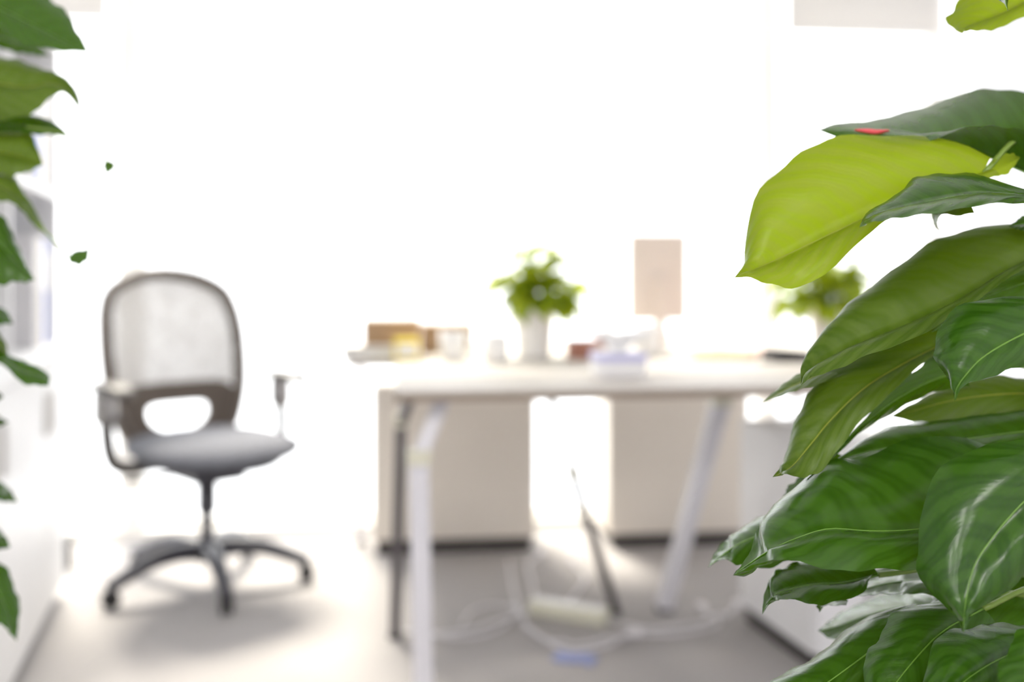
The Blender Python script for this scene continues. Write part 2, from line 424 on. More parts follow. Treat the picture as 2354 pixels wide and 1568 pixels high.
for i in range(n):
    j = (i+1) % n
    bm.faces.new((inner[i][0], inner[j][0], outer[j][0], outer[i][0])); bm.faces.new((outer[i][1], outer[j][1], inner[j][1], inner[i][1]))
    bm.faces.new((inner[i][0], inner[i][1], inner[j][1], inner[j][0])); bm.faces.new((outer[i][0], outer[j][0], outer[j][1], outer[i][1]))
new_obj('lumbar_shell', bm, 'chair_frame', CH)
bm = bmesh.new(); tube(bm, cr([(0, .06, .40), (0, .20, .40), (0, .240, .42), (0, .225, .45)], 14), 0.028, 10, flat=(1.4, .6)); new_obj('back_support', bm, 'chair_base', CH, True)
for s in (-1, 1):
    bm = bmesh.new(); tube(bm, cr([(s*.12, .03, .405), (s*.25, .03, .405), (s*.292, .04, .44), (s*.300, .06, .56), (s*.298, .065, .640)], 20), 0.018, 10, flat=(.8, 1.2))
    ap = new_obj('arm_post', bm, 'chair_arm', CH, True)
    bm = bmesh.new(); superell(bm, (s*.297, .03, .655), .042, .125, .015, 4, 3, 28, 10); new_obj('arm_pad', bm, 'chair_arm', ap, True)
    bm = bmesh.new(); lathe(bm, [(0, -.05), (.033, -.05), (.036, -.03), (.036, .03), (.033, .05), (0, .05)], 18, (s*.300, .063, .595)); new_obj('height_collar', bm, 'chair_metal', ap, True)
new_obj('tilt_mechanism', bx(-.085, .085, -.11, .12, .345, .398, bev=.012), 'chair_base', CH)
bm = bmesh.new(); tube(bm, [(-.08, .0, .372), (-.2, .0, .368), (-.26, .0, .372)], [.007, .007, .012], 8, flat=(1.5, .8)); new_obj('lever', bm, 'chair_arm', CH, True)
bm = bmesh.new(); lathe(bm, [(0, .235), (.028, .235), (.031, .25), (.031, .35), (0, .35)], 20); new_obj('column_sleeve', bm, 'chair_base', CH, True)
bm = bmesh.new(); lathe(bm, [(0, .12), (.020, .12), (.020, .24), (0, .24)], 16); new_obj('gas_lift', bm, 'chair_base', CH, True)
bm = bmesh.new(); lathe(bm, [(0, .075), (.03, .078), (.045, .09), (.045, .125), (.034, .145), (.02, .155), (0, .155)], 24); new_obj('hub', bm, 'chair_base', CH, True)
lm = None; cmesh = None
for i in range(5):
    a = R(72*i+9)-R(43)
    if lm is None:
        bm = bmesh.new(); tube(bm, cr([(.02,0,.112), (.10,0,.122), (.19,0,.115), (.27,0,.090), (.325,0,.068), (.345,0,.062)], 18), [.040-.0011*k for k in range(18)], 10, flat=(.85, .8))
        lg = new_obj('base_leg', bm, 'chair_base', CH, True); lm = lg.data
        bm = bmesh.new()
        for yy in (-.018, .006):
            bmc = bmesh.new()
            lathe(bm, [(0, 0), (.022, 0), (.027, .004), (.027, .009), (.022, .012), (0, .012)], 20)
            bmc.free()
            bm.verts.ensure_lookup_table()
            nv = len(bm.verts)//(1 if yy < 0 else 2)
            vv = bm.verts[-nv:] if yy > 0 else bm.verts[:]
            for v in vv: x, y, z = v.co; v.co = (.336+x, yy+z, .027+y)
        tube(bm, [(.336, 0, .027), (.336, 0, .066)], .008, 8)
        cs = new_obj('caster', bm, 'rubber', lg, True); cmesh = cs.data
    else:
        lg = bpy.data.objects.new('base_leg', lm); col.objects.link(lg); lg.parent = CH
        cs = bpy.data.objects.new('caster', cmesh); col.objects.link(cs); cs.parent = lg
    lg.rotation_euler = (0, 0, a); lg.scale = (.93, 1, 1)

# ------------------------------------------------------------------ storage on the left
st = empty('storage_cabinet', (-1.218, 2.44, 0), R(90+16.4))     # local x runs away along its front, local y to the left
tag(st, 'low white storage cabinet with doors along the left-hand wall', 'cabinet')
L0, L1 = -0.62, 0.70
new_obj('plinth', bx(L0+.01, L1-.01, .02, .42, 0, .04), 'white', st)
new_obj('body', bx(L0, L1, .0, .44, .04, .745, bev=.004), 'white', st)
new_obj('top_board', bx(L0-.01, L1+.01, -.03, .45, .745, .77, bev=.004), 'white', st)
nd = 4
for i in range(nd):
    a = L0+(L1-L0)*i/nd; b = L0+(L1-L0)*(i+1)/nd
    d_ = new_obj('cabinet_door', bx(a+.003, b-.003, -.018, 0, .05, .738, bev=.002), 'white', st)
    hx = b-.05 if i % 2 == 0 else a+.05
    new_obj('handle', bx(hx-.006, hx+.006, -.03, -.018, .55, .67, bev=.003), 'frame_white', d_)
sh = empty('open_bookshelf', (-1.218, 2.44, .77), R(90+16.4))
tag(sh, 'white open bookshelf standing on the low white storage cabinet', 'bookshelf')
for x in (L0+.02, -.05, L1-.02):
    new_obj('side_panel', bx(x-.011, x+.011, .0, .30, 0, .94, bev=.002), 'white', sh)
for z in (0.0, .46, .92):
    for a, b in ((L0+.031, -.061), (-.039, L1-.031)):
        new_obj('shelf', bx(a, b, .0, .30, z, z+.022, bev=.002), 'white', sh)
new_obj('rear_panel', bx(L0+.01, L1-.01, .30, .306, 0, .94), 'white', sh)
stm = (Matrix.Translation((-1.218, 2.44, 0)) @ Matrix.Rotation(R(106.4), 4, 'Z'))
lbl = {'binder_blue': 'pale blue ring binder standing in the white open bookshelf', 'binder_grey': 'pale grey ring binder standing in the white open bookshelf', 'binder_cream': 'cream ring binder standing in the white open bookshelf'}
x = 0.0; bmesh_cache = {}
for z in (.792, 1.252):
    x = .36 if z < 1 else .33
    for i, m in enumerate(['binder_grey', 'binder_cream', 'binder_blue', 'binder_grey', 'binder_blue', 'binder_cream', 'binder_grey'][(0 if z < 1 else 3): (4 if z < 1 else 7)]):
        p = stm @ Vector((x, .015, z))
        b = empty('ring_binder', p, R(106.4)); sn = 'lower' if z < 1 else 'upper'; tag(b, lbl[m].replace('in the white', 'on the %s shelf of the white' % sn), 'binder', '%s binders on the %s shelf' % (m.replace('binder_', ''), sn))
        new_obj('cover', bx(0, .07, 0, .24, 0, .315, bev=.004), m, b)
        new_obj('spine_label', bx(.012, .058, -.001, 0, .16, .27), 'paper', b)
        x += .076
bb = empty('floor_box', tuple(P(140, 0, 3.36).to_2d()) + (0,), R(16))
tag(bb, 'small black box on the carpet at the far end of the white storage cabinet', 'box')
new_obj('case', bx(-.10, .03, 0, .06, 0, .10, bev=.006), 'black', bb); new_obj('lid', bx(-.104, .034, -.004, .064, .10, .108, bev=.002), 'rubber', bb)

# ------------------------------------------------------------------ things on the desks
DT = 0.74
def on_desk(px, py): 
    d = FPX*(CZ-DT)/(py-HY); p = P(px, py, d); p.z = DT; return p
def carton(px, d, z, w_, dp, h, m, name, label, cat, rz=DY, flaps=True):
    p = P(px, 0, d); t = empty(name, (p.x, d, z), rz); tag(t, label, cat)
    new_obj('body', bx(-w_/2, w_/2, 0, dp, 0, h, bev=.003), m, t)
    if flaps:
        new_obj('flap', bx(-w_/2+.001, w_/2-.001, .002, dp/2-.001, h, h+.003), m, t); new_obj('flap', bx(-w_/2+.001, w_/2-.001, dp/2+.001, dp-.002, h, h+.003), m, t)
        new_obj('tape', bx(-w_/2-.0006, w_/2+.0006, dp/2-.02, dp/2+.02, h-.04, h+.004), 'cream', t)
    return t
def stack(px, d, w_, dp, n_, m, label, z=DT, rz=DY, th=.004):
    p = P(px, 0, d); t = empty('paper_stack', (p.x, d, z), rz); tag(t, label, 'papers')
    for i in range(n_):
        ox, oy = random.uniform(-.004, .004), random.uniform(-.004, .004)
        new_obj('sheaf', bx(-w_/2+ox, w_/2+ox, oy, dp+oy, i*th, (i+1)*th-.0004), m, t)
    return t
stack(862, 3.06, .20, .24, 10, 'paper', 'thick stack of white paper under the taller cardboard box')
carton(900, 3.08, DT+.040, .175, .20, .074, 'cardboard', 'cardboard_box', 'taller brown cardboard box lying on the stack of white paper', 'box')
carton(1029, 3.26, DT, .172, .20, .092, 'cardboard', 'cardboard_box', 'longer brown cardboard box standing directly on the desk behind the white mugs', 'box')
def mug(px, d, label, r=.040, h=.088, rz=0.5, z=DT):
    p = P(px, 0, d); t = empty('mug', (p.x, d, z), rz); tag(t, label, 'mug')
    bm = bmesh.new(); lathe(bm, [(0, 0), (r*.85, 0), (r*.95, .006), (r, .02), (r, h), (r-.004, h), (r-.005, .02), (r*.8, .008), (0, .008)], 26); new_obj('cup', bm, 'ceramic', t, True)
    bm = bmesh.new(); tube(bm, cr([(r-.002, 0, h*.82), (r+.018, 0, h*.84), (r+.028, 0, h*.55), (r+.018, 0, h*.26), (r-.002, 0, h*.24)], 16), .005, 8); new_obj('handle', bm, 'ceramic', t, True)
mug(1040, 3.02, 'white mug in front of the brown cardboard boxes')
mug(1140, 2.94, 'white mug beside the foot of the pot plant near the cardboard boxes', .038, .082, 2.4)
mug(1488, 3.16, 'white mug in front of the beige monitor', .042, .10, -.4)
t = carton(935, 2.98, DT, .075, .05, .062, 'yellow', 'tea_packet', 'small yellow packet in front of the taller cardboard box', 'packet', flaps=False)
new_obj('flap', bx(-.0375, .0375, .004, .046, .062, .066), 'yellow', t); new_obj('print_panel', bx(-.03, .03, -.0008, 0, .014, .05), 'paper', t)
t = carton(1352, 3.02, DT, .108, .09, .055, 'redbrown', 'card_box', 'small red-brown card box behind the tissue box', 'box', flaps=False)
new_obj('lid', bx(-.056, .056, -.002, .092, .04, .058, bev=.002), 'redbrown', t)
# tissue box
p = on_desk(1432, 868); t = empty('tissue_box', p, DY); tag(t, 'white and lilac tissue box with a tissue pulled up, near the desk edge', 'tissue box')
new_obj('body', bx(-.062, .062, 0, .115, 0, .062, bev=.004), 'tissue', t); new_obj('lilac_band', bx(-.0632, .0632, -.0012, .1162, .040, .058), 'lilac', t)
bm = bmesh.new(); ring = []
for j in range(6):
    zz = .060+.055*j/5; row = []
    for i in range(20):
        th = 2*math.pi*i/20; rr = (.012+.010*j+.006*math.sin(3*th+j)*j/2)
        row.append(bm.verts.new((rr*1.3*math.cos(th)*(1 if j < 4 else 1.1), .055+rr*.7*math.sin(th), zz+.008*math.sin(2*th+1)*j/5)))
    ring.append(row)
for a, b in zip(ring, ring[1:]):
    for i in range(20): bm.faces.new((a[i], a[(i+1) % 20], b[(i+1) % 20], b[i]))
new_obj('tissue', bm, 'tissue', t, True)
# monitor turned upright
p = P(1515, 0, 3.42); t = empty('monitor', (p.x, 3.42, DT), R(8)); tag(t, 'pale beige monitor turned upright between the two pot plants', 'monitor')
new_obj('shell', bx(-.103, .103, 0, .03, .10, .40, bev=.008), 'monitor', t); new_obj('screen', bx(-.094, .094, .030, .031, .112, .388), 'screen', t)
new_obj('stand', bar((0, -.012, .008), (0, -.012, .25), .045, .018), 'monitor', t)
bm = bmesh.new(); lathe(bm, [(0, 0), (.085, 0), (.085, .006), (.03, .012), (0, .012)], 28); new_obj('stand_base', bm, 'monitor', t, True)
stack(1660, 2.96, .21, .26, 3, 'paper', 'low stack of white paper in front of the green pot plant')
stack(1672, 2.97, .19, .22, 2, 'orange', 'orange paper folders on the low stack of white paper', DT+.0122, DY-.1)
stack(1745, 3.20, .16, .20, 4, 'pink', 'pale pink paper folders behind the orange folders')
p = P(1812, 0, 2.92); t = empty('stapler', (p.x, 2.92, DT), R(4)); tag(t, 'black stapler at the foot of the green pot plant', 'stapler')
new_obj('base', bx(-.075, .075, 0, .035, 0, .009, bev=.003), 'black', t); new_obj('arm', bar((-.072, .0175, .030), (.07, .0175, .018), .030, .016), 'black', t)
new_obj('hinge', bx(.05, .072, .004, .031, .008, .026, bev=.003), 'steel_dark', t)
# vase with one sprig
p = P(1398, 0, 3.2); t = empty('bud_vase', (p.x, 3.2, DT)); tag(t, 'slim white bud vase holding one green sprig', 'vase')
bm = bmesh.new(); lathe(bm, [(0, 0), (.022, 0), (.028, .02), (.026, .05), (.012, .09), (.011, .12), (.014, .128), (.010, .126), (.009, .1), (.02, .05), (0, .01)], 22); new_obj('body', bm, 'ceramic', t, True)
sg = bmesh.new(); tube(sg, cr([(0, 0, .03), (.004, 0, .13), (-.004, 0, .20), (.0, 0, .235)], 14), .0018, 6); new_obj('stem', sg, 'petiole', t, True)

def small_leaf(L_, W_, bend, m='desk_leaf'):
    """one heart-shaped leaf with its stalk, growing along +x from the origin"""
    bm = bmesh.new(); uvl = bm.loops.layers.uv.new('UVMap'); rows = []; n_, m_ = 9, 3
    for i in range(n_+1):
        t = i/n_; wd = W_*(math.sin(math.pi*min(1, (t*.93+.07)))**.75)*(1-.45*t)*1.25 if i < n_ else 0.0004
        row = []
        for j in range(-m_, m_+1):
            s = j/m_
            row.append((bm.verts.new((L_*(.25+t*.75)-abs(s)*.12*L_*(1-t), s*wd, -bend*L_*t*t+abs(s)*wd*.35)), t, (s+1)/2))
        rows.append(row)
    for a, b in zip(rows, rows[1:]):
        for j in range(2*m_):
            q = (a[j], a[j+1], b[j+1], b[j]); f = bm.faces.new([v[0] for v in q])
            for lp, v in zip(f.loops, q): lp[uvl].uv = (v[1], v[2])
    tube(bm, [(0, 0, -.01*L_), (L_*.14, 0, .015*L_), (L_*.27, 0, 0)], .0016, 5)
    me = bpy.data.meshes.new('leaf'); bm.to_mesh(me); bm.free(); me.materials.append(M[m])
    for pl in me.polygons: pl.use_smooth = True
    return me
LV = [small_leaf(.095, .036, .35), small_leaf(.08, .034, .6), small_leaf(.065, .025, .15)]
for k in range(3):
    o = bpy.data.objects.new('leaf', LV[2]); col.objects.link(o); o.parent = t; o.location = (0, 0, .18+.02*k); o.rotation_euler = (0, R(-20), R(150*k+10)); o.scale = (.75,)*3
def pot_plant(px, d, pot_r, pot_h, hgt, spread, n_, label, m_pot, extra=()):
    p = P(px, 0, d); t = empty('pot_plant', (p.x, d, DT)); tag(t, label, 'pot plant')
    bm = bmesh.new(); lathe(bm, [(0, 0), (pot_r*.78, 0), (pot_r*.80, .01), (pot_r*.98, pot_h-.02), (pot_r*1.06, pot_h-.018), (pot_r*1.06, pot_h), (pot_r*.94, pot_h), (pot_r*.90, pot_h-.025), (0, pot_h-.025)], 30)
    new_obj('pot', bm, m_pot, t, True)
    bm = bmesh.new(); lathe(bm, [(0, pot_h-.016), (pot_r*.5, pot_h-.014), (pot_r*.92, pot_h-.02)], 24); new_obj('soil', bm, 'soil', t, True)
    rnd = random.Random(int(px))
    for i in range(n_):
        az = i*2.39996+rnd.uniform(-.3, .3); el = rnd.uniform(-.45, 1.35)
        rr = rnd.uniform(.08, .88)
        q = Vector((math.cos(az)*math.cos(el)*spread*rr, math.sin(az)*math.cos(el)*spread*rr*.85, pot_h+.035+max(-.02, math.sin(el)*hgt*rr)))
        o = bpy.data.objects.new('leaf', LV[i % 3]); col.objects.link(o); o.parent = t; o.location = q
        o.rotation_euler = (rnd.uniform(-.5, .5), -el*.6+rnd.uniform(-.2, .5), az+rnd.uniform(-.4, .4)); o.scale = (rnd.uniform(.8, 1.2),)*3
        if i % 3 == 0:
            bm = bmesh.new(); tube(bm, cr([(q.x*.1, q.y*.1, pot_h-.02), (q.x*.45, q.y*.45, pot_h+.5*(q.z-pot_h)+.02), tuple(q)], 8), .0018, 5); new_obj('stem', bm, 'petiole', t, True)
    for (x, z, ry, rz) in extra:
        o = bpy.data.objects.new('leaf', LV[2]); col.objects.link(o); o.parent = t; o.location = (x, 0, z); o.rotation_euler = (0, ry, rz)
        bm = bmesh.new(); tube(bm, cr([(x*.1, 0, pot_h), (x*.6, 0, z*.8), (x, 0, z)], 8), .0015, 5); new_obj('stem', bm, 'petiole', t, True)
pot_plant(1228, 3.12, .066, .155, .16, .125, 120, 'bushy sunlit pot plant in a white pot beside the cardboard boxes', 'ceramic', ((.06, .30, -1.2, .2), (-.13, .27, -1.1, 2.9)))
pot_plant(1905, 3.20, .062, .15, .17, .145, 120, 'bushy green pot plant in a grey pot behind the large leaves', 'pot_grey', ((.10, .32, -1.0, .2),))

# ------------------------------------------------------------------ cables and bits on the floor
def floor_pt(px, py):
    d = FPX*CZ/(py-HY); p = P(px, py, d); return Vector((p.x, p.y, 0))
a_, b_ = floor_pt(1222, 1408), floor_pt(1395, 1436)
ang = math.atan2(b_.y-a_.y, b_.x-a_.x); Ls = (b_-a_).length
t = empty('power_strip', a_, ang); tag(t, 'cream power strip lying under the desk among white cables', 'power strip')
new_obj('body', bx(0, Ls, -.028, .028, 0, .042, bev=.006), 'cream', t)
for i in range(5):
    x = .03+i*(Ls-.06)/4
    so = new_obj('socket', bx(x-.017, x+.017, -.019, .019, .042, .0435, bev=.0005), 'white', t)
    for s in (-1, 1): new_obj('socket_slot', bx(x+s*.006-.0012, x+s*.006+.0012, -.005, .005, .0435, .0438), 'black', so)
cab = [([(930,1455),(1010,1462),(1090,1450),(1160,1428),(1215,1410)], 'white cable running from the dark desk leg to the power strip'),
       ([(1170,1290),(1178,1350),(1190,1400),(1180,1430),(1120,1462),(1040,1472),(990,1470)], 'white cable looping out from the pedestal towards the white desk leg'),
       ([(1190,1425),(1240,1468),(1310,1500),(1390,1490),(1450,1465),(1560,1462),(1650,1440),(1620,1410)], 'long white cable looping in front of the power strip'),
       ([(1395,1430),(1440,1440),(1500,1450),(1590,1440),(1660,1425),(1690,1400)], 'white cable running from the power strip to the white pedestal'),
       ([(1230,1400),(1225,1350),(1215,1300),(1240,1280)], 'white cable running back between the two beige pedestals'),
       ([(1300,1395),(1330,1360),(1345,1330),(1320,1300)], 'short white cable curling up behind the power strip'),
       ([(1060,1440),(1090,1405),(1150,1395),(1200,1440),(1260,1484),(1350,1482),(1440,1474)], 'thin white cable tangled around the end of the power strip')]
laid = []
for i, (pts, lb) in enumerate(cab):
    q = [floor_pt(*p_) for p_ in pts]
    for v in q: v.z = 0
    r_ = .0050 if i != 6 else .0038
    c0 = q[0].copy(); c0.z = 0
    t = empty('power_cable', c0); tag(t, lb, 'cable')
    run = cr(q, 90); hz = []
    for v in run:                                            # a later cable climbs over the earlier ones it crosses
        z = r_
        for (o2, z2, r2) in laid:
            dd = math.hypot(v.x-o2.x, v.y-o2.y)
            if dd < .05: z = max(z, (z2+r2+r_+.0015) * (1 if dd < .022 else max(0, 1-(dd-.022)/.028)))
        hz.append(max(z, r_))
    for v, z in zip(run, hz): v.z = z
    laid += [(v, v.z, r_) for v in run]
    bm = bmesh.new(); tube(bm, [v-c0 for v in run], r_, 8); new_obj('cord', bm, 'cable', t, True)
    e = run[-1]-c0; e.z += .005; dv = (q[-1]-q[-2]).normalized()
    new_obj('plug', bar(e, e+dv*.045, .022, .018, .003), 'cable', t)
a_ = floor_pt(1322, 1516)
bm = bmesh.new(); rows = []
for i in range(13):
    x = -.055+.11*i/12
    rows.append([bm.verts.new((x, -.03+.06*j/6+.008*math.sin(x*60), .004+.012*abs(math.sin(x*45+j*.7))*(1-abs(j-3)/3.5)*(1-(abs(i-6)/6.5)**2)+.0))  for j in range(7)])
for a, b in zip(rows, rows[1:]):
    for j in range(6): bm.faces.new((a[j], a[j+1], b[j+1], b[j]))
gv = bmesh.ops.extrude_face_region(bm, geom=bm.faces[:])
for v in [g for g in gv['geom'] if isinstance(g, bmesh.types.BMVert)]: v.co.z = max(0.0, v.co.z-.004)
cl = new_obj('blue_cloth', bm, 'blue', None, True, a_, (0, 0, R(-25))); tag(cl, 'small crumpled blue cloth on the carpet in front of the cables', 'cloth')

# ------------------------------------------------------------------ large plants with shaped leaves
def leaf(parent, Mp, Ap, Bp, d, m, za=.03, zb=-.02, bulge=.010, rib=True, nu=34, nv=9, root=None, name='leaf', droop=0.0, wave=.0022):
    """leaf from its midrib and its two margins, each a row of bearings base to tip; d = (base, tip) distance.
    za, zb: how far the two margins stand behind or before the midrib."""
    k = len(Mp); tip = Mp[-1]
    def pts(L_, z):
        L2 = list(L_)
        if len(L2) == k-1: L2.append(tip)
        out = []
        for i, q in enumerate(L2):
            t = i/(k-1); dd = d[0]+(d[1]-d[0])*t+droop*math.sin(math.pi*t)
            f = math.sin(math.pi*min(1.0, .12+.88*t))**.6 if i < k-1 else 0.0
            out.append(P(q[0], q[1], dd+z*f))
        return cr(out, nu)
    Ms, As, Bs = pts(Mp, 0), pts(Ap, za), pts(Bp, zb)
    org = Ms[0].copy()
    bm = bmesh.new(); uvl = bm.loops.layers.uv.new('UVMap'); rows = []
    for i in range(nu):
        t = i/(nu-1); row = []
        tan = Ms[min(i+1, nu-1)]-Ms[max(i-1, 0)]
        nrm = tan.cross(As[i]-Bs[i])
        nrm = nrm.normalized() if nrm.length > 1e-9 else Vector((0, -1, 0))
        if nrm.y > 0: nrm = -nrm                             # towards the room side
        for j in range(-nv, nv+1):
            s = abs(j)/nv; E = As[i] if j < 0 else Bs[i]
            wv = (E-Ms[i]).length
            if wv > 1e-6: E = E+(E-Ms[i])/wv*wave*min(1, wv/.03)*(math.sin(6.283*3.1*t+(1.3 if j < 0 else 4.0))+.5*math.sin(6.283*7.3*t+j/nv))
            q = Ms[i].lerp(E, s)+nrm*(bulge*4*s*(1-s)*min(1, wv/.05)+.0007*math.sin(6.283*(5.5*t-1.5*s)+7*t*t)*s*min(1, wv/.03))
            row.append((bm.verts.new(q-org), t, (j/nv+1)/2))
        rows.append(row)
    for a, b in zip(rows, rows[1:]):
        for j in range(2*nv):
            q = (a[j], a[j+1], b[j+1], b[j])
            try: f = bm.faces.new([v[0] for v in q])
            except ValueError: continue
            for lp, v in zip(f.loops, q): lp[uvl].uv = (v[1], v[2])
    me = bpy.data.meshes.new(name); bm.to_mesh(me); bm.free(); me.materials.append(M[m])
    for pl in me.polygons: pl.use_smooth = True
    o = bpy.data.objects.new(name, me); col.objects.link(o); o.parent = parent; o.location = org-parent.location
    if rib:
        bm = bmesh.new(); n2 = nu-2
        tube(bm, [Ms[i]-org for i in range(n2)], [.0011*(1-.85*i/n2) for i in range(n2)], 6); new_obj('midrib', bm, 'midrib_olive' if m in ('leaf_lime', 'leaf_olive') else 'midrib', o, True)
    if root is not None:
        rt = Vector(root); mid = org.lerp(rt, .5)+Vector((0, 0, .02))
        bm = bmesh.new(); tube(bm, [v-org for v in cr([org, mid, rt], 12)], .0028, 7); new_obj('petiole', bm, 'petiole', o, True)
    return o
def planter(parent, x, y, top):
    o = Vector((x, y, 0))-parent.location
    bm = bmesh.new(); lathe(bm, [(0, 0), (.12, 0), (.125, .01), (.16, .28), (.168, .285), (.168, .30), (.155, .30), (.15, .27), (0, .27)], 36, o); new_obj('planter', bm, 'clay', parent, True)
    bm = bmesh.new(); lathe(bm, [(0, .282), (.1, .284), (.153, .276)], 28, o); new_obj('soil', bm, 'soil', parent, True)
    bm = bmesh.new(); lathe(bm, [(0, .27), (.030, .27), (.032, .5), (.029, .9), (.032, 1.2), (.030, top-.01), (0, top)], 22, o); new_obj('moss_pole', bm, 'moss', parent, True)
    bm = bmesh.new(); tube(bm, cr([o+Vector((.042*math.cos(a), .042*math.sin(a), .28+(top-.35)*a/25)) for a in range(26)], 120), .007, 7); new_obj('vine_stem', bm, 'petiole', parent, True)

PX, PY = 0.60, 1.00
RP = empty('climbing_plant', (PX, PY, 0))
tag(RP, 'large climbing plant with broad glossy heart-shaped leaves, in front of the white pedestal', 'plant')
planter(RP, PX, PY, 1.62)
def rt(z): return (PX-.035, PY-.02, z)
def RL(Mp, Ap, Bp, d, m, **k):
    z = P(Mp[0][0], Mp[0][1], d[0]).z
    k.setdefault('root', rt(z-.03)); return leaf(RP, Mp, Ap, Bp, d, m, **k)
# top glossy leaf with its upturned near margin
L1_ = RL([(2400,415),(2330,385),(2250,352),(2185,335),(2115,318),(2040,302),(1975,297),(1925,295),(1880,299)],
   [(2420,250),(2354,210),(2290,204),(2220,212),(2150,236),(2065,262),(1995,281),(1935,288)],
   [(2430,330),(2354,303),(2300,293),(2245,287),(2175,309),(2090,337),(2030,341),(1965,329)],
   (1.00,1.04), 'leaf_mid', za=.10, zb=-.05, bulge=.004)
# broad lime leaf seen from below
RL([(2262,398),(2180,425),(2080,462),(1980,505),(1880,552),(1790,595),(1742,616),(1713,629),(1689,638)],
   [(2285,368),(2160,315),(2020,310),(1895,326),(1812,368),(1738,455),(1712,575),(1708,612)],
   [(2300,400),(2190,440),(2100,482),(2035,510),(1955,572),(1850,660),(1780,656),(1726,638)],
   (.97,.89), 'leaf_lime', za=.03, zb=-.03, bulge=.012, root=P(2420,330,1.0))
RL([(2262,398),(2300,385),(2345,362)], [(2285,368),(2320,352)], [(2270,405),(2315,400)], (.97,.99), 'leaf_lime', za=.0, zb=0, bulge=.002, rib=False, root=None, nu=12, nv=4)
# pale glossy leaf under it
RL([(2440,462),(2354,452),(2265,446),(2190,453),(2120,467),(2060,480),(2005,498),(1975,523)],
   [(2440,450),(2354,438),(2250,403),(2170,399),(2110,405),(2062,448),(1996,489)],
   [(2440,476),(2354,468),(2300,467),(2220,478),(2140,491),(2065,502),(2015,508)],
   (.90,.84), 'leaf_mid', za=.055, zb=-.05, bulge=.004)
RL([(2230,470),(2190,482),(2158,490),(2150,508),(2153,522),(2162,531)], [(2220,440),(2180,465),(2143,488),(2146,508),(2151,522)], [(2240,490),(2200,495),(2166,492),(2154,508),(2155,522)], (.93,.92), 'leaf_olive', za=.01, zb=-.01, bulge=.002, rib=False, nu=20, nv=4, root=None)
RL([(2420,500),(2370,512),(2318,520)], [(2410,470),(2360,492)], [(2410,540),(2365,535)], (.99,.97), 'leaf_mid', za=.01, bulge=.003)
# long arching leaf
RL([(2420,575),(2310,630),(2190,700),(2075,752),(1970,795),(1895,832),(1856,860),(1841,886)],
   [(2400,522),(2270,516),(2165,548),(2065,610),(1968,683),(1897,762),(1855,826)],
   [(2430,600),(2330,632),(2225,705),(2125,767),(2015,808),(1935,846),(1872,864)],
   (.97,.87), 'leaf_olive', za=.05, zb=-.035, bulge=.012)
RL([(2440,620),(2360,648),(2270,680),(2200,715),(2140,765)], [(2440,590),(2360,612),(2270,650),(2200,705)], [(2440,690),(2360,700),(2290,705),(2215,740)], (.99,.95), 'leaf_mid', za=-.015, zb=.01, bulge=.004)
# yellow slip of a leaf behind
RL([(2230,720),(2180,755),(2110,800)], [(2210,690),(2140,745)], [(2240,770),(2190,800)], (1.08,1.06), 'leaf_olive', za=.01, bulge=.003)
# slender tip below
RL([(2080,822),(1990,830),(1900,855),(1835,882),(1790,905),(1752,926)], [(2070,812),(1980,806),(1893,832),(1833,862),(1787,893)], [(2075,832),(1988,848),(1903,876),(1850,893),(1800,908)], (1.0,.97), 'leaf_olive', za=.02, zb=-.02, bulge=.003)
# round leaf at the right
RL([(2460,728),(2385,754),(2315,787),(2255,825),(2218,865),(2201,890),(2196,906),(2195,924)],
   [(2450,680),(2345,676),(2232,696),(2160,750),(2145,812),(2175,864),(2189,892)],
   [(2450,790),(2390,826),(2345,844),(2290,864),(2240,876),(2213,891),(2202,905)],
   (.86,.80), 'leaf_mid', za=.03, zb=.0, bulge=.010)
# folded olive leaf with the point hanging at the left
RL([(2170,790),(2080,835),(1990,890),(1915,960),(1865,1020),(1825,1068),(1797,1087),(1776,1097)],
   [(2150,740),(2030,780),(1930,830),(1862,897),(1833,955),(1808,1040),(1793,1074)],
   [(2160,808),(2085,866),(2010,940),(1940,1018),(1880,1085),(1845,1100),(1806,1089)],
   (.99,.90), 'leaf_olive', za=.03, zb=-.02, bulge=.008)
RL([(2215,850),(2130,880),(2050,925),(1975,985),(1915,1045),(1850,1106)],
   [(2160,805),(2085,864),(2010,938),(1940,1016),(1885,1080)],
   [(2230,890),(2150,900),(2070,940),(1985,988),(1920,1048)],
   (1.0,.92), 'leaf_mid', za=-.01, zb=.03, bulge=.002)
# pale leaf behind
RL([(2440,915),(2354,905),(2260,910),(2170,925),(2100,945),(2048,957)], [(2430,880),(2354,868),(2260,868),(2180,890),(2110,920)], [(2430,970),(2354,945),(2270,962),(2180,972),(2105,968)], (1.03,1.02), 'leaf_olive', za=.02, zb=-.01, bulge=.004)
# broad dark leaf
RL([(2440,985),(2330,995),(2220,1010),(2110,1020),(2010,1035),(1915,1062)], [(2430,920),(2330,932),(2235,942),(2120,968),(2015,992)], [(2430,1060),(2330,1070),(2220,1080),(2110,1085),(2010,1070)], (1.0,.97), 'leaf_mid', za=.05, zb=-.03, bulge=.006)
# large glossy leaf, point to the left
RL([(2290,1165),(2190,1200),(2100,1218),(2000,1221),(1905,1216),(1830,1238),(1765,1268),(1728,1292),(1703,1309),(1685,1323)],
   [(2300,1040),(2180,1000),(2065,1013),(1995,1056),(1908,1056),(1812,1130),(1748,1205),(1722,1272),(1700,1303)],
   [(2280,1285),(2195,1292),(2110,1306),(2040,1313),(1960,1313),(1880,1300),(1795,1288),(1738,1296),(1707,1311)],
   (.90,.82), 'leaf_mid', za=.075, zb=-.03, bulge=.010)
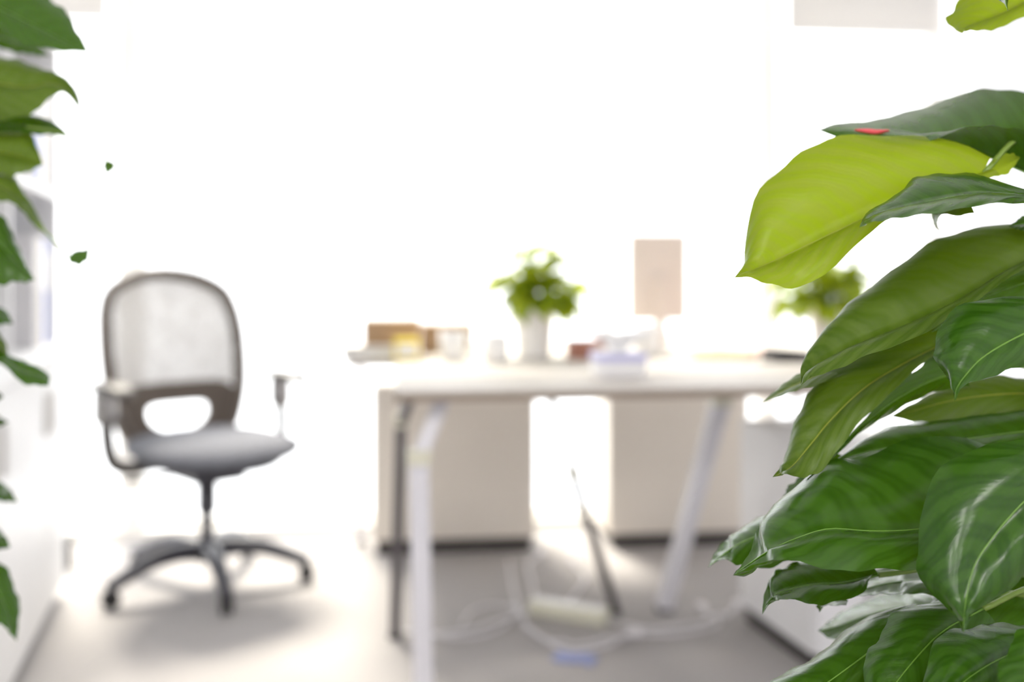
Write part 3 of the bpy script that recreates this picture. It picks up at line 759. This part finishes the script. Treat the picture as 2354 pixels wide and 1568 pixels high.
# large front leaf hanging at the right
RL([(2470,1055),(2405,1108),(2342,1165),(2282,1235),(2240,1300),(2222,1370),(2217,1412),(2215,1432),(2214,1456)],
   [(2440,1000),(2340,1006),(2232,1034),(2142,1112),(2106,1235),(2116,1325),(2172,1394),(2203,1426)],
   [(2500,1130),(2475,1195),(2440,1245),(2400,1282),(2350,1325),(2288,1380),(2240,1403),(2224,1426)],
   (.84,.76), 'leaf_mid', za=.03, zb=.01, bulge=.014)
# leaf tucked below
RL([(2020,1322),(1940,1340),(1860,1345),(1795,1362),(1765,1385),(1752,1413)], [(1990,1285),(1920,1280),(1840,1288),(1785,1312),(1758,1360)], [(2005,1318),(1980,1362),(1900,1391),(1830,1380),(1775,1381)], (.95,.91), 'leaf_mid', za=.04, zb=-.02, bulge=.006)
RL([(1950,1380),(1905,1385),(1884,1408)], [(1930,1370),(1880,1388)], [(1945,1392),(1889,1394)], (.97,.96), 'leaf_mid', za=.005, bulge=.001, rib=False, nu=12, nv=3, root=None)
# leaf behind the large glossy one
RL([(1840,1215),(1760,1228),(1700,1250),(1655,1280),(1628,1305)], [(1830,1150),(1755,1184),(1695,1222),(1648,1263)], [(1830,1290),(1750,1304),(1700,1297),(1655,1287)], (.99,.97), 'leaf_mid', za=.05, zb=-.02, bulge=.005)
RL([(1960,1060),(1870,1110),(1795,1148)], [(1920,1040),(1826,1105)], [(1980,1110),(1880,1150)], (1.02,1.0), 'leaf_mid', za=.01, bulge=.003)
# dark leaves low down
RL([(2260,1325),(2160,1330),(2060,1338),(1995,1352),(1958,1372)], [(2250,1280),(2150,1290),(2050,1300),(1990,1325)], [(2250,1390),(2150,1370),(2070,1366),(2005,1368)], (.99,.97), 'leaf_mid', za=.06, zb=-.03, bulge=.004)
RL([(2150,1392),(2060,1398),(1980,1420),(1925,1440),(1880,1450)], [(2140,1365),(2055,1362),(1980,1385),(1915,1420)], [(2150,1420),(2070,1425),(1990,1455),(1920,1470)], (1.06,1.04), 'leaf_mid', za=.07, zb=-.03, bulge=.003)
RL([(2140,1400),(2050,1462),(1950,1535),(1860,1600),(1780,1660),(1700,1720)], [(2075,1396),(1990,1418),(1905,1485),(1825,1537),(1750,1590)], [(2170,1500),(2090,1580),(1990,1650),(1890,1700),(1800,1720)], (.92,.84), 'leaf_mid', za=.05, zb=-.02, bulge=.010)
RL([(2260,1400),(2170,1450),(2100,1520),(2040,1600),(1990,1700)], [(2200,1375),(2080,1398),(2018,1462),(1985,1550)], [(2300,1480),(2230,1560),(2160,1640),(2080,1700)], (.89,.81), 'leaf_mid', za=.03, zb=-.01, bulge=.010)
RL([(2460,1470),(2360,1490),(2270,1530),(2190,1590),(2110,1680)], [(2450,1430),(2340,1436),(2240,1437),(2140,1490)], [(2460,1590),(2370,1640),(2290,1680),(2200,1710)], (.87,.78), 'leaf_mid', za=.04, zb=-.01, bulge=.012)
RL([(2480,1480),(2420,1520),(2370,1590),(2330,1680)], [(2450,1420),(2345,1455),(2297,1545)], [(2520,1540),(2480,1620),(2420,1700)], (.80,.74), 'leaf_mid', za=.02, zb=.0, bulge=.008)
RL([(2460,1330),(2350,1360),(2250,1390),(2170,1420),(2100,1450)], [(2440,1260),(2340,1290),(2250,1320),(2150,1370)], [(2460,1440),(2370,1450),(2270,1460),(2180,1460)], (1.0,.97), 'leaf_mid', za=.04, zb=-.02, bulge=.006)
RL([(2460,1560),(2350,1570),(2240,1590),(2130,1620)], [(2440,1470),(2340,1480),(2230,1520)], [(2460,1660),(2350,1680),(2240,1680)], (1.02,1.0), 'leaf_mid', za=.04, zb=-.02, bulge=.006)
# top corner
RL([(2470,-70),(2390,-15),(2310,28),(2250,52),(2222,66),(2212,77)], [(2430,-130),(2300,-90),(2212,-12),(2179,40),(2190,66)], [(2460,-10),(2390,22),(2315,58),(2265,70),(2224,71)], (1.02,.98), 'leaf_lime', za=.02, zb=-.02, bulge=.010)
RL([(2330,-190),(2315,-110),(2308,-50),(2311,0),(2317,26)], [(2280,-140),(2265,-80),(2285,-15),(2308,8)], [(2390,-150),(2370,-90),(2330,-30),(2317,8)], (.93,.88), 'leaf_mid', za=.01, zb=.01, bulge=.005)
# leaves further round the pole, out towards the wall
for (zx, zz, dd, mm) in ((2500,150,1.0,'leaf_mid'), (2480,620,.95,'leaf_mid'), (2520,960,.9,'leaf_mid'), (2540,1320,.9,'leaf_mid'), (2560,350,.98,'leaf_mid'), (2600,780,1.05,'leaf_mid'), (2600,1150,1.05,'leaf_mid'), (2600,1600,1.0,'leaf_mid')):
    RL([(zx,zz),(zx+70,zz+20),(zx+150,zz+60),(zx+220,zz+130),(zx+260,zz+220)], [(zx+20,zz-80),(zx+110,zz-90),(zx+210,zz-40),(zx+270,zz+90)], [(zx-10,zz+70),(zx+50,zz+120),(zx+130,zz+170),(zx+210,zz+200)], (dd,dd-.06), mm, za=.03, zb=-.02, bulge=.01)
# red ribbon scrap lying on the top leaf
q = P(2004, 300, 1.02)
bm = bmesh.new(); tube(bm, [v-Vector(RP.location) for v in cr([P(1966,299,1.025), P(1990,302,1.018), P(2015,304,1.012), P(2042,300,1.02)], 18)], [.0010+.0028*math.sin(math.pi*(i+.5)/18) for i in range(18)], 8, flat=(1.2, .8))
rb = new_obj('red_scrap', bm, 'red', RP, True); rb['label'] = 'small red scrap on the topmost leaf'

LX, LY = -0.86, 1.40
LP = empty('trailing_plant', (LX, LY, 0))
tag(LP, 'soft-focus trailing plant with thin vine tips, in front of the white bookshelf', 'plant')
planter(LP, LX, LY, 1.58)
def LL(Mp, Ap, Bp, d, m, **k):
    d = (d[0]*1.1, d[1]*1.1); z = P(Mp[0][0], Mp[0][1], d[0]).z
    k.setdefault('root', (LX+.035, LY-.01, z-.02)); return leaf(LP, Mp, Ap, Bp, d, m, **k)
LL([(-140,-50),(-40,0),(60,48),(140,90),(204,120)], [(-80,-120),(30,-80),(118,-5),(168,52)], [(-130,30),(-30,58),(45,95),(120,114)], (1.2,1.13), 'leaf_mid', za=.02, zb=-.01)
LL([(-100,60),(-20,80),(50,100),(115,128)], [(-90,30),(0,60),(70,85)], [(-100,100),(-10,110),(60,125)], (1.35,1.33), 'leaf_mid', za=.02)
LL([(-130,175),(-20,190),(60,200),(125,192),(168,222),(196,275)], [(-110,110),(0,129),(65,146),(128,168),(166,202)], [(-110,270),(-20,275),(60,268),(108,232),(150,214)], (1.2,1.16), 'leaf_olive', za=.03, zb=-.02)
LL([(-120,275),(0,285),(80,290),(130,300),(165,318)], [(-110,250),(0,258),(75,266),(130,288)], [(-110,300),(0,303),(80,308),(135,312)], (1.22,1.2), 'leaf_mid', za=.03, zb=-.01, rib=False)
LL([(-90,350),(0,350),(55,362),(100,378)], [(-80,305),(10,303),(70,308)], [(-80,405),(0,403),(45,402)], (1.22,1.2), 'leaf_olive', za=.02)
LL([(-90,410),(0,428),(50,465),(85,512),(113,542)], [(-80,395),(20,402),(58,448),(88,502)], [(-90,450),(0,462),(40,474),(76,516)], (1.21,1.18), 'leaf_olive', za=.02)
LL([(-100,480),(-20,540),(35,600),(80,644)], [(-80,440),(10,505),(52,588)], [(-110,560),(-40,645),(35,650)], (1.2,1.16), 'leaf_mid', za=.02)
LL([(-60,720),(0,726),(30,745)], [(-50,690),(8,712)], [(-50,760),(0,746)], (1.22,1.2), 'leaf_mid')
LL([(-80,770),(0,825),(60,852),(108,868),(114,878)], [(-60,740),(12,813),(66,832),(112,860)], [(-90,800),(-5,832),(50,878),(104,888)], (1.2,1.15), 'leaf_mid', za=.015)
LL([(-60,740),(0,790),(20,820)], [(-50,720),(8,780)], [(-60,770),(-4,800)], (1.2,1.2), 'leaf_olive', rib=False)
LL([(-60,960),(-10,965),(20,970)], [(-50,940),(0,960)], [(-50,990),(0,978)], (1.25,1.25), 'leaf_mid', rib=False)
LL([(-60,905),(-15,908),(8,912)], [(-50,890),(-5,902)], [(-50,925),(-5,918)], (1.2,1.2), 'leaf_mid', rib=False)
LL([(-60,1110),(0,1130),(42,1155)], [(-50,1085),(15,1118)], [(-60,1140),(5,1152)], (1.3,1.3), 'leaf_mid')
LL([(-60,1210),(-10,1235),(24,1258)], [(-50,1180),(8,1228)], [(-60,1260),(-10,1265)], (1.2,1.2), 'leaf_mid')
LL([(-90,1290),(-20,1340),(15,1400),(38,1474)], [(-60,1250),(15,1310),(44,1390)], [(-110,1340),(-50,1420),(5,1440)], (1.2,1.14), 'leaf_mid', za=.015)
# vine tips with their small end leaves
def vine(pts, d, lf):
    d *= 1.1
    bm = bmesh.new(); tube(bm, [v-Vector(LP.location) for v in cr([P(x, y, d) for x, y in pts], 26)], .0017, 6); new_obj('vine_tip', bm, 'petiole', LP, True)
    lf()
vine([(60,292),(130,303),(190,330),(232,350),(247,374)], 1.18, lambda: LL([(246,366),(250,384),(245,402)], [(236,378),(240,392)], [(264,374),(262,388)], (1.18,1.18), 'leaf_mid', rib=False, root=None, nu=10, nv=3, za=.003, zb=-.003, bulge=.001))
vine([(85,512),(113,542),(140,572),(160,590)], 1.17, lambda: LL([(156,592),(172,584),(190,582),(206,570)], [(160,604),(182,610),(202,596)], [(160,586),(172,576),(190,574)], (1.17,1.16), 'leaf_mid', rib=False, root=None, nu=14, nv=4, za=-.006, zb=.008, bulge=.002))
